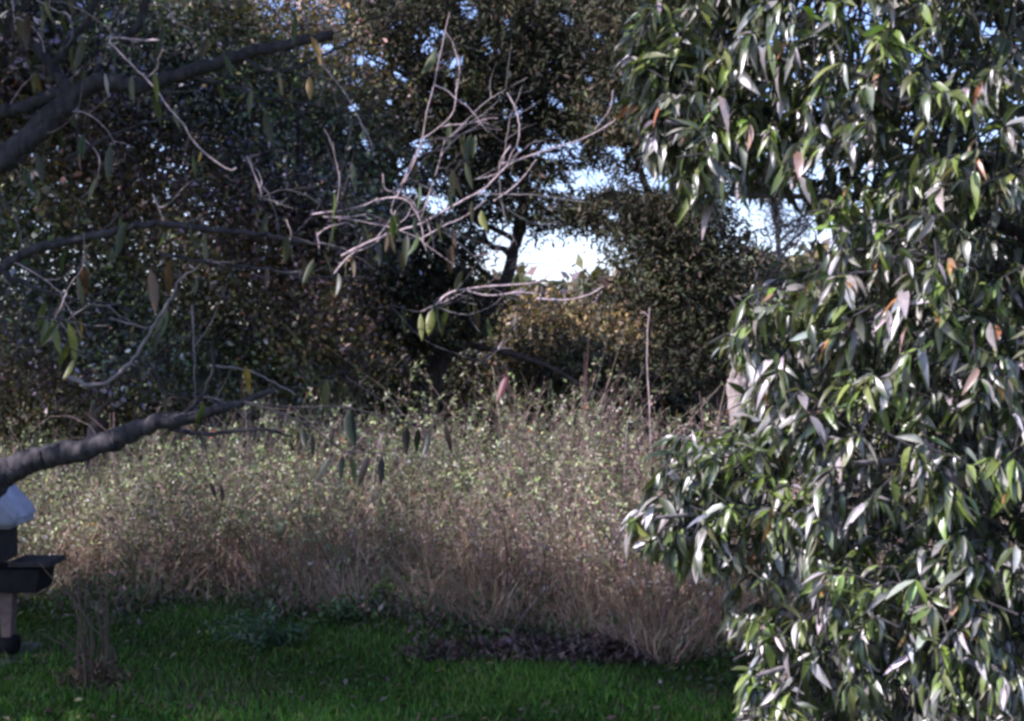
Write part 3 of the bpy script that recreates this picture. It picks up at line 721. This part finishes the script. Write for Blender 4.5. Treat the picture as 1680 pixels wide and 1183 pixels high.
    C = np.stack([cx_, rng.uniform(4.8, 7.2, n_cl), 4.75 + (ht - 4.75) * rng.random(n_cl)], -1)
    C = np.concatenate([C, np.stack([rng.uniform(-12.5, -8.4, 260), rng.uniform(6.5, 7.8, 260), rng.uniform(6.6, 8.7, 260)], -1)])  # added clusters, out of view, that shade the lower left weeds
    C = C[~((C[:, 0] > -2.9) & (C[:, 1] < 5.4))]; n_cl = len(C)
    top = np.array([-3.6, 5.6, 4.4]); tw = []
    for i in range(10):
        c = C[rng.integers(0, n_cl)]; limb('limb', [top + rng.normal(0, .03, 3), .5 * (top + c) + [0, 0, .25], c], .06, .012, M['bark_dark'], root, 6, .02)
    for c in C[:200]:
        e = c + rng.normal(0, .3, 3); tw.append(tube([c, .5 * (c + e) + rng.normal(0, .05, 3), e], [.01, .007, .004], 4))
    V, F = join(tw); tag(link('twig_mass', np_mesh('twig_mass', V, F), M['bark_dark'], root), kind='stuff')
    P = np.repeat(C, 40, 0) + rng.normal(0, .24, (n_cl * 40, 3)); P = P[(P[:, 2] > CAM_Z + .29 * P[:, 1]) & (P[:, 0] < -.4)]; n = len(P)
    V, F, k = leaves_simple(P, unit(rng.normal(0, .5, (n, 3)) + np.array([0, 0, -.8])), rand_dir(n), .13 + .06 * rng.random(n), .045 + .025 * rng.random(n))
    c = pick([(.06, .09, .025), (.09, .10, .03), (.05, .07, .03), (.13, .09, .04)], n, .25)
    tag(link('crown', np_mesh('crown', V, F, np.repeat(c, k, 0)), M['peach'], root), kind='stuff')
near_tree()

# ------------------------------------------------------------------ the broad evergreen on the right
OUT = np.array([(1060, -60), (1035, 60), (1020, 150), (1070, 235), (1100, 300), (1185, 330), (1300, 300), (1400, 380), (1330, 440), (1215, 480), (1185, 545), (1215, 620), (1225, 690),
                (1100, 715), (1065, 790), (1025, 860), (1040, 905), (1180, 930), (1185, 1015), (1250, 1060), (1215, 1120), (1225, 1200), (1300, 1290), (2300, 1290), (2300, -300), (1150, -300)], float)
def inside(x, y, poly):
    r = np.zeros(len(x), bool); j = len(poly) - 1
    for i in range(len(poly)):
        xi, yi = poly[i]; xj, yj = poly[j]
        r ^= ((yi > y) != (yj > y)) & (x < (xj - xi) * (y - yi) / (yj - yi + 1e-9) + xi); j = i
    return r
def evergreen():
    tb = np.array([3.6, 6.9, 0])
    root = empty('evergreen_tree', tb)
    tag(root, 'large evergreen tree with glossy drooping leaves filling the right side', 'tree')
    _, tp = limb('trunk', [tb - [0, 0, .1], tb + [-.1, 0, 1.4], tb + [.05, .05, 3.0], tb + [-.05, 0, 5.2]], .20, .07, M['bark_grey'], root, 12, .012)
    # ends of the leafy shoots
    n = 5900
    x = rng.uniform(1010, 2050, n); y = rng.uniform(-280, 1270, n); ok = inside(x, y, OUT)
    # open places in the crown
    for cx, cy, rx, ry, s in [(1430, 20, 38, 28, .9), (1510, 70, 30, 30, .8), (1600, 900, 26, 34, .9), (1620, 320, 60, 30, .6), (1240, 350, 60, 40, 1), (1200, 980, 40, 60, .5), (1500, 880, 30, 60, .5), (1300, 1010, 50, 30, .5)]:
        ok &= ~((np.hypot((x - cx) / rx, (y - cy) / ry) < 1) & (rng.random(n) < s))
    x, y = x[ok], y[ok]
    lump = np.sin(x * .021 + y * .013) * np.sin(y * .026 - x * .011 + 1) + .6 * np.sin(x * .055 + 2) * np.sin(y * .047)
    thin = (lump < -.25) & (x > 1200) & (rng.random(len(x)) < .75)          # hollows between the leafy boughs
    rim = np.clip((x - 1040) / 500, 0, 1)
    dep = 6.0 - .75 * rim + rng.random(len(x)) ** 1.4 * (.5 + 1.9 * rim) + thin * (.9 + .5 * rng.random(len(x)))
    tips = np.array([pix(a, b, d) for a, b, d in zip(x, y, dep)]); tips = tips[tips[:, 2] > .12]
    n = len(tips)
    # branches: limbs from the trunk, then a shoot to each tip
    Lp = []
    lim_to = [(1090, 200, 5.9), (1230, 500, 5.9), (1075, 850, 5.8), (1240, 1110, 5.6), (1400, 120, 5.5), (1450, 420, 5.4), (1400, 760, 5.4), (1500, 1000, 5.3), (1560, 620, 5.3), (1600, 250, 5.3), (1750, 800, 5.4), (1850, 300, 5.4), (1300, -100, 5.8), (1200, 320, 6.0)]
    for a, b, d in lim_to:
        e = pix(a, b, d); s = tp[np.argmin(np.abs(tp[:, 2] - max(.5, e[2] - .5)))]
        mid = s * .5 + e * .5 + np.array([0, .1, .22])
        _, lp = limb('limb', [s, mid, e], .045, .009, M['bark_grey'], root, 7, .012); Lp.append(lp)
    allp = np.concatenate(Lp); tw = []; P0, D0 = [], []
    for t_ in tips:
        s = allp[np.argmin(((allp - t_) ** 2).sum(1) + rng.random(len(allp)) * .5)] + [0, .1, 0]
        v = t_ - s + rng.normal(0, .16, 3); ln = np.linalg.norm(v); s2 = t_ - v / max(ln, 1e-6) * min(ln, .26)
        p = smooth_path([s2, .5 * (s2 + t_) + rng.normal(0, .02, 3) + [0, 0, .03], t_], 5)
        tw.append(tube(p[[0, 2, 4]], [.006, .0045, .003], 4))
        P0.append(p); D0.append(unit(v))
    V, F = join(tw); tag(link('twig_mass', np_mesh('twig_mass', V, F), M['bark_dark'], root, True), kind='stuff')
    P0 = np.array(P0); D0 = np.array(D0)
    per = 12; ti = np.repeat(np.arange(n), per); m = len(ti)
    f = np.clip(1 - np.abs(rng.normal(0, .30, m)), 0, 1) * 4; i0 = np.minimum(f.astype(int), 3); fr = (f - i0)[:, None]
    P = P0[ti, i0] * (1 - fr) + P0[ti, i0 + 1] * fr
    rad = rand_dir(m); rad -= D0[ti] * (rad * D0[ti]).sum(1)[:, None] * .6
    D = unit(unit(rad) * .8 + D0[ti] * .3 + np.array([-.25, -.12, -.72]) + rng.normal(0, .22, (m, 3)))
    N = unit(np.array([-.1, -.15, 1.0]) + rng.normal(0, .35, (m, 3)) - D0[ti] * .2)
    L = .045 + .12 * rng.random(m) ** .9; W = L * (.17 + .16 * rng.random(m))
    yp = proj(P)[0] * .018, proj(P)[1] * .021
    thru = rng.random(m) < np.clip(.16 + .35 * np.sin(yp[0] + 1) * np.sin(yp[1] + .5), .03, .6)  # yellow-green clumps: light passing through leaves, put into their colour
    c = pick([(.035, .055, .013), (.06, .085, .02), (.03, .04, .02), (.17, .175, .15), (.26, .255, .235)], m, .25, [.27, .25, .12, .18, .18]); c[thru] = pick([(.12, .18, .03), (.15, .20, .05)], int(thru.sum()), .2)  # the light greys put glare on glossy leaves into the colour
    old = rng.random(m) < .02; c[old] = pick([(.25, .12, .04), (.18, .11, .07)], int(old.sum()), .2)
    twist = rng.normal(0, .8, m); droop = rng.uniform(.05, .85, m); fold = rng.uniform(.15, .5, m)
    # the 300 leaves that show largest become leaves of their own
    mid = P + D * (L * .5)[:, None]; px, py, d = proj(mid)
    inf = (px > 5) & (px < 1675) & (py > 5) & (py < 1178)
    _, Sx, Nx = frame(D.copy(), N.copy()); view = unit(mid - np.array([0, 0, CAM_Z]))
    area = L * W * np.abs((Nx * view).sum(1)) / d ** 2
    cell = (np.clip(px / 16, 0, 200).astype(int) * 200 + np.clip(py / 16, 0, 199).astype(int))
    near = np.full(200 * 202, 99.); np.minimum.at(near, cell[inf], d[inf])
    cand = np.where(inf & (d < near[cell] + .015))[0]
    cand = cand[np.argsort(-area[cand])][:300]
    tmpl = []
    for q in range(5):
        V, F, k = leaves_full(np.zeros((1, 3)), np.array([[0, 1., 0]]), np.array([[0, 0, 1.]]), np.array([1.]), np.array([(.22, .29, .19, .26, .24)[q]]), 6, .15 + .08 * q,   .10 + .17 * q, (.7, -.9, 1.1, -.5, .9)[q])
        me = np_mesh('leaf', V, F); me.materials.append(M['evergreen_one']); me.polygons.foreach_set('use_smooth', np.ones(len(me.polygons), bool)); tmpl.append(me)
    Du, Su, Nu = frame(D, N)
    for i in cand:
        o = bpy.data.objects.new('leaf', tmpl[min(4, int(droop[i] / .85 * 5))]); COL.objects.link(o)
        o.parent = root; o.matrix_parent_inverse = Matrix.Translation(-root.location)
        mt = Matrix.Identity(4)
        for a, v in enumerate((Su[i], Du[i], Nu[i])):
            for r_ in range(3): mt[r_][a] = float(v[r_]) * float(L[i])
        mt.translation = Vector(P[i]); o.matrix_basis = mt
        o.color = (*c[i], 1)
    rest = np.ones(m, bool); rest[cand] = False
    front = inf & (d < near[cell] + .45)                    # the leaves behind these are barely seen: simpler ones
    A, Z = rest & front, rest & ~front
    V, F, k = leaves_full(P[A], D[A], N[A], L[A], W[A], 4, fold[A], droop[A], twist[A])
    V2, F2, k2 = leaves_simple(P[Z], D[Z], N[Z], L[Z], W[Z] * 1.1)
    cc = np.concatenate([np.repeat(c[A], k, 0), np.repeat(c[Z], k2, 0)]); V, F = join([(V, F), (V2, F2)])
    tag(link('crown', np_mesh('crown', V, F, cc), M['evergreen'], root, True), kind='stuff')
evergreen()

# ------------------------------------------------------------------ small things on the lawn
def box_mesh(name, x0, x1, y0, y1, z0, z1, bev=.006):
    import bmesh
    bm = bmesh.new(); bmesh.ops.create_cube(bm, size=1)
    for v in bm.verts:
        v.co = Vector(((x0 + x1) / 2 + v.co.x * (x1 - x0), (y0 + y1) / 2 + v.co.y * (y1 - y0), (z0 + z1) / 2 + v.co.z * (z1 - z0)))
    if bev: bmesh.ops.bevel(bm, geom=list(bm.edges), offset=bev, segments=2, affect='EDGES')
    me = bpy.data.meshes.new(name); bm.to_mesh(me); bm.free(); return me
def extrude_xz(name, prof, y0, y1, bev=.01):
    import bmesh
    bm = bmesh.new()
    a = [bm.verts.new((x, y0, z)) for x, z in prof]; b = [bm.verts.new((x, y1, z)) for x, z in prof]
    n = len(prof)
    bm.faces.new(a); bm.faces.new(b[::-1])
    for i in range(n): bm.faces.new((a[i], b[i], b[(i + 1) % n], a[(i + 1) % n]))
    bmesh.ops.recalc_face_normals(bm, faces=bm.faces)
    if bev: bmesh.ops.bevel(bm, geom=[e for e in bm.edges], offset=bev, segments=2, affect='EDGES', clamp_overlap=True)
    me = bpy.data.meshes.new(name); bm.to_mesh(me); bm.free(); return me
def grill():
    yc = 9.35; x0 = pix(0, 1000, yc + .09)[0]; s = (yc + .09) / FPX
    X = lambda px: x0 + px * s
    white = plain_mat('sky_tinted_lid', (.30, .31, .38), (.42, .43, .50), .75, 0, 7)  # bluish tint is sky light on the lid, put into its colour
    black = plain_mat('black_metal', (.008, .008, .009), (.016, .015, .015), .85, 0, 12, .15)
    dark = plain_mat('dark_grey_metal', (.02, .02, .02), (.045, .04, .038), .85, 0, 12, .2)
    legm = plain_mat('brownish_leg', (.09, .062, .05), (.16, .11, .095), .8, 0, 20)
    conc = plain_mat('concrete', (.08, .078, .07), (.16, .15, .14), .95, 0, 14, .2)
    xc = X(-75)
    slab = link('paving_slab', box_mesh('paving_slab', X(-200), X(48), yc - .34, yc + .42, -.03, .03, .012), conc)
    tag(slab, 'pale concrete slab in the grass at the left edge', 'paving slab')
    root = empty('barbecue_grill', (xc, yc, .03)); tag(root, 'grill with pale bluish lid and dark side shelf at the left edge', 'grill')
    z = lambda py: (1095 - py) * s + .03
    prof = [(X(46), z(882)), (X(57), z(870)), (X(56), z(856)), (X(30), z(828)), (X(0), z(796)), (X(-25), z(776)), (X(-60), z(766)), (X(-100), z(766)),
            (X(-135), z(776)), (X(-160), z(796)), (X(-206), z(856)), (X(-207), z(870)), (X(-196), z(882))]
    lid = link('lid', extrude_xz('lid', prof, yc - .2, yc + .18, .03), white, root, True)
    hv, hf = tube([(X(-120), yc - .27, z(850)), (X(-75), yc - .30, z(850)), (X(-30), yc - .27, z(850))], [.012] * 3, 8)
    link('handle', np_mesh('handle', hv, hf), black, lid, True)
    link('fire_box', extrude_xz('fire_box', [(X(24), z(884)), (X(24), z(938)), (X(-190), z(938)), (X(-190), z(884))], yc - .19, yc + .17, .006), dark, root)
    link('side_shelf', box_mesh('side_shelf', X(35), X(104), yc - .16, yc + .16, z(944), z(936), .004), dark, root)
    link('side_shelf', box_mesh('side_shelf', X(-268), X(-185), yc - .16, yc + .16, z(944), z(936), .004), dark, root)
    link('lower_cabinet', extrude_xz('lower_cabinet', [(X(86), z(948)), (X(80), z(986)), (X(-234), z(986)), (X(-242), z(948))], yc - .15, yc + .17, .006), black, root)
    for cx in (21, -171):
        link('leg', extrude_xz('leg', [(X(cx + 12), z(984)), (X(cx + 8), z(1066)), (X(cx - 8), z(1066)), (X(cx - 12), z(984))], yc - .04, yc + .06, .006), legm, root)
        V, F = tube([(X(cx - 16), yc, z(1076)), (X(cx - 15), yc, z(1076)), (X(cx + 15), yc, z(1076)), (X(cx + 16), yc, z(1076))], [.03, .076, .076, .03], 18)
        link('wheel', np_mesh('wheel', V, F), black, root, True)
grill()

def small_plants():
    # clump of dead stalks
    b = pix(155, 1135, ground_y(1135)); root = empty('dead_stalks', (b[0], b[1], 0)); tag(root, 'clump of thin dry brown stalks standing on the lawn', 'dead plant')
    for i in range(20):
        bx, by = b[0] + rng.normal(0, .07), b[1] + rng.normal(0, .05); h = rng.uniform(.35, .95)
        limb('stalk', [(bx, by, -.02), (bx + rng.normal(0, .05), by + rng.normal(0, .03), h * .5), (bx + rng.normal(0, .12), by + rng.normal(0, .06), h)], .008, .003, M['stalk'], root, 5, .004)
    n = 420; P = np.stack([b[0] + rng.normal(0, .12, n), b[1] + rng.normal(0, .08, n), np.abs(rng.normal(0, .08, n)) + .02], -1)
    V, F, k = leaves_simple(P, unit(rng.normal(0, .6, (n, 3)) + np.array([0, 0, .3])), rand_dir(n), .05 + .06 * rng.random(n), .014 + .01 * rng.random(n))
    tag(link('dead_leaves', np_mesh('dead_leaves', V, F, np.repeat(pick([(.12, .08, .05), (.2, .14, .09), (.07, .06, .03)], n), k, 0)), M['dead'], root), kind='stuff')
    # leafy herbs
    for px, py, wpx, hpx, label, pal in [(455, 1075, 85, 62, 'low dark green leafy plant on the lawn before the weeds', [(.035, .085, .03), (.05, .11, .035), (.03, .07, .035)]),
                                         (645, 1010, 48, 55, 'small bright green plant at the sunny edge of the weeds', [(.10, .20, .03), (.14, .24, .05), (.08, .15, .03)]),
                                         (560, 1030, 60, 40, 'low green plant between dry grass and lawn, center left', [(.05, .10, .03), (.07, .12, .04)])]:
        Y = ground_y(py); s = Y / FPX; q = pix(px, py, Y); root = empty('leafy_plant', (q[0], q[1], 0)); tag(root, label, 'plant', 'low leafy plants at the lawn edge')
        Ps = []
        for i in range(14):
            e = np.array([q[0] + rng.normal(0, wpx * s * .5), q[1] + rng.normal(0, .12), hpx * s * rng.uniform(.5, 1.05)])
            _, p = limb('stem', [(q[0] + rng.normal(0, .03), q[1], -.01), (.5 * (q[0] + e[0]), .5 * (q[1] + e[1]), e[2] * .7), e], .005, .002, M['bark_grey'], root, 4, .003)
            Ps.append(p[2:])
        Ps = np.concatenate(Ps); n = 700; P = Ps[rng.integers(0, len(Ps), n)] + rng.normal(0, .03, (n, 3)); P[:, 2] = np.abs(P[:, 2])
        L = .03 + .045 * rng.random(n)
        V, F, k = leaves_full(P, unit(rng.normal(0, .7, (n, 3)) + np.array([0, 0, .15])), rng.normal(0, .5, (n, 3)) + np.array([0, 0, 1]), L, L * .5, 2, .3, .3)
        tag(link('foliage', np_mesh('foliage', V, F, np.repeat(pick(pal, n), k, 0)), M['broad'], root), kind='stuff')
    # heap of dead leaves and brush
    n = 5000; ang = rng.random(n) * 6.28; r = np.sqrt(rng.random(n)); Y0 = ground_y(1090); q = pix(880, 1090, Y0)
    x = q[0] + r * np.cos(ang) * 1.05 + rng.normal(0, .12, n); y = q[1] + .18 + r * np.sin(ang) * .34
    z = .12 * np.clip(1 - r ** 2, 0, 1) * (.7 + .5 * np.sin(x * 7) * np.cos(x * 3.1 + 1)) * rng.random(n) ** .4 + .01
    P = np.stack([x, y, z], -1); L = .04 + .06 * rng.random(n)
    V, F, k = leaves_simple(P, unit(rng.normal(0, .6, (n, 3))), rng.normal(0, .5, (n, 3)) + np.array([0, 0, 1]), L, L * .45)
    tag(link('leaf_heap', np_mesh('leaf_heap', V, F, np.repeat(pick([(.07, .045, .035), (.11, .075, .06), (.045, .03, .025), (.16, .12, .10)], n, .3), k, 0)), M['dead']),
        'low dark brown heap of dead leaves between lawn and dry grass', 'leaf heap', kind='stuff')
small_plants()
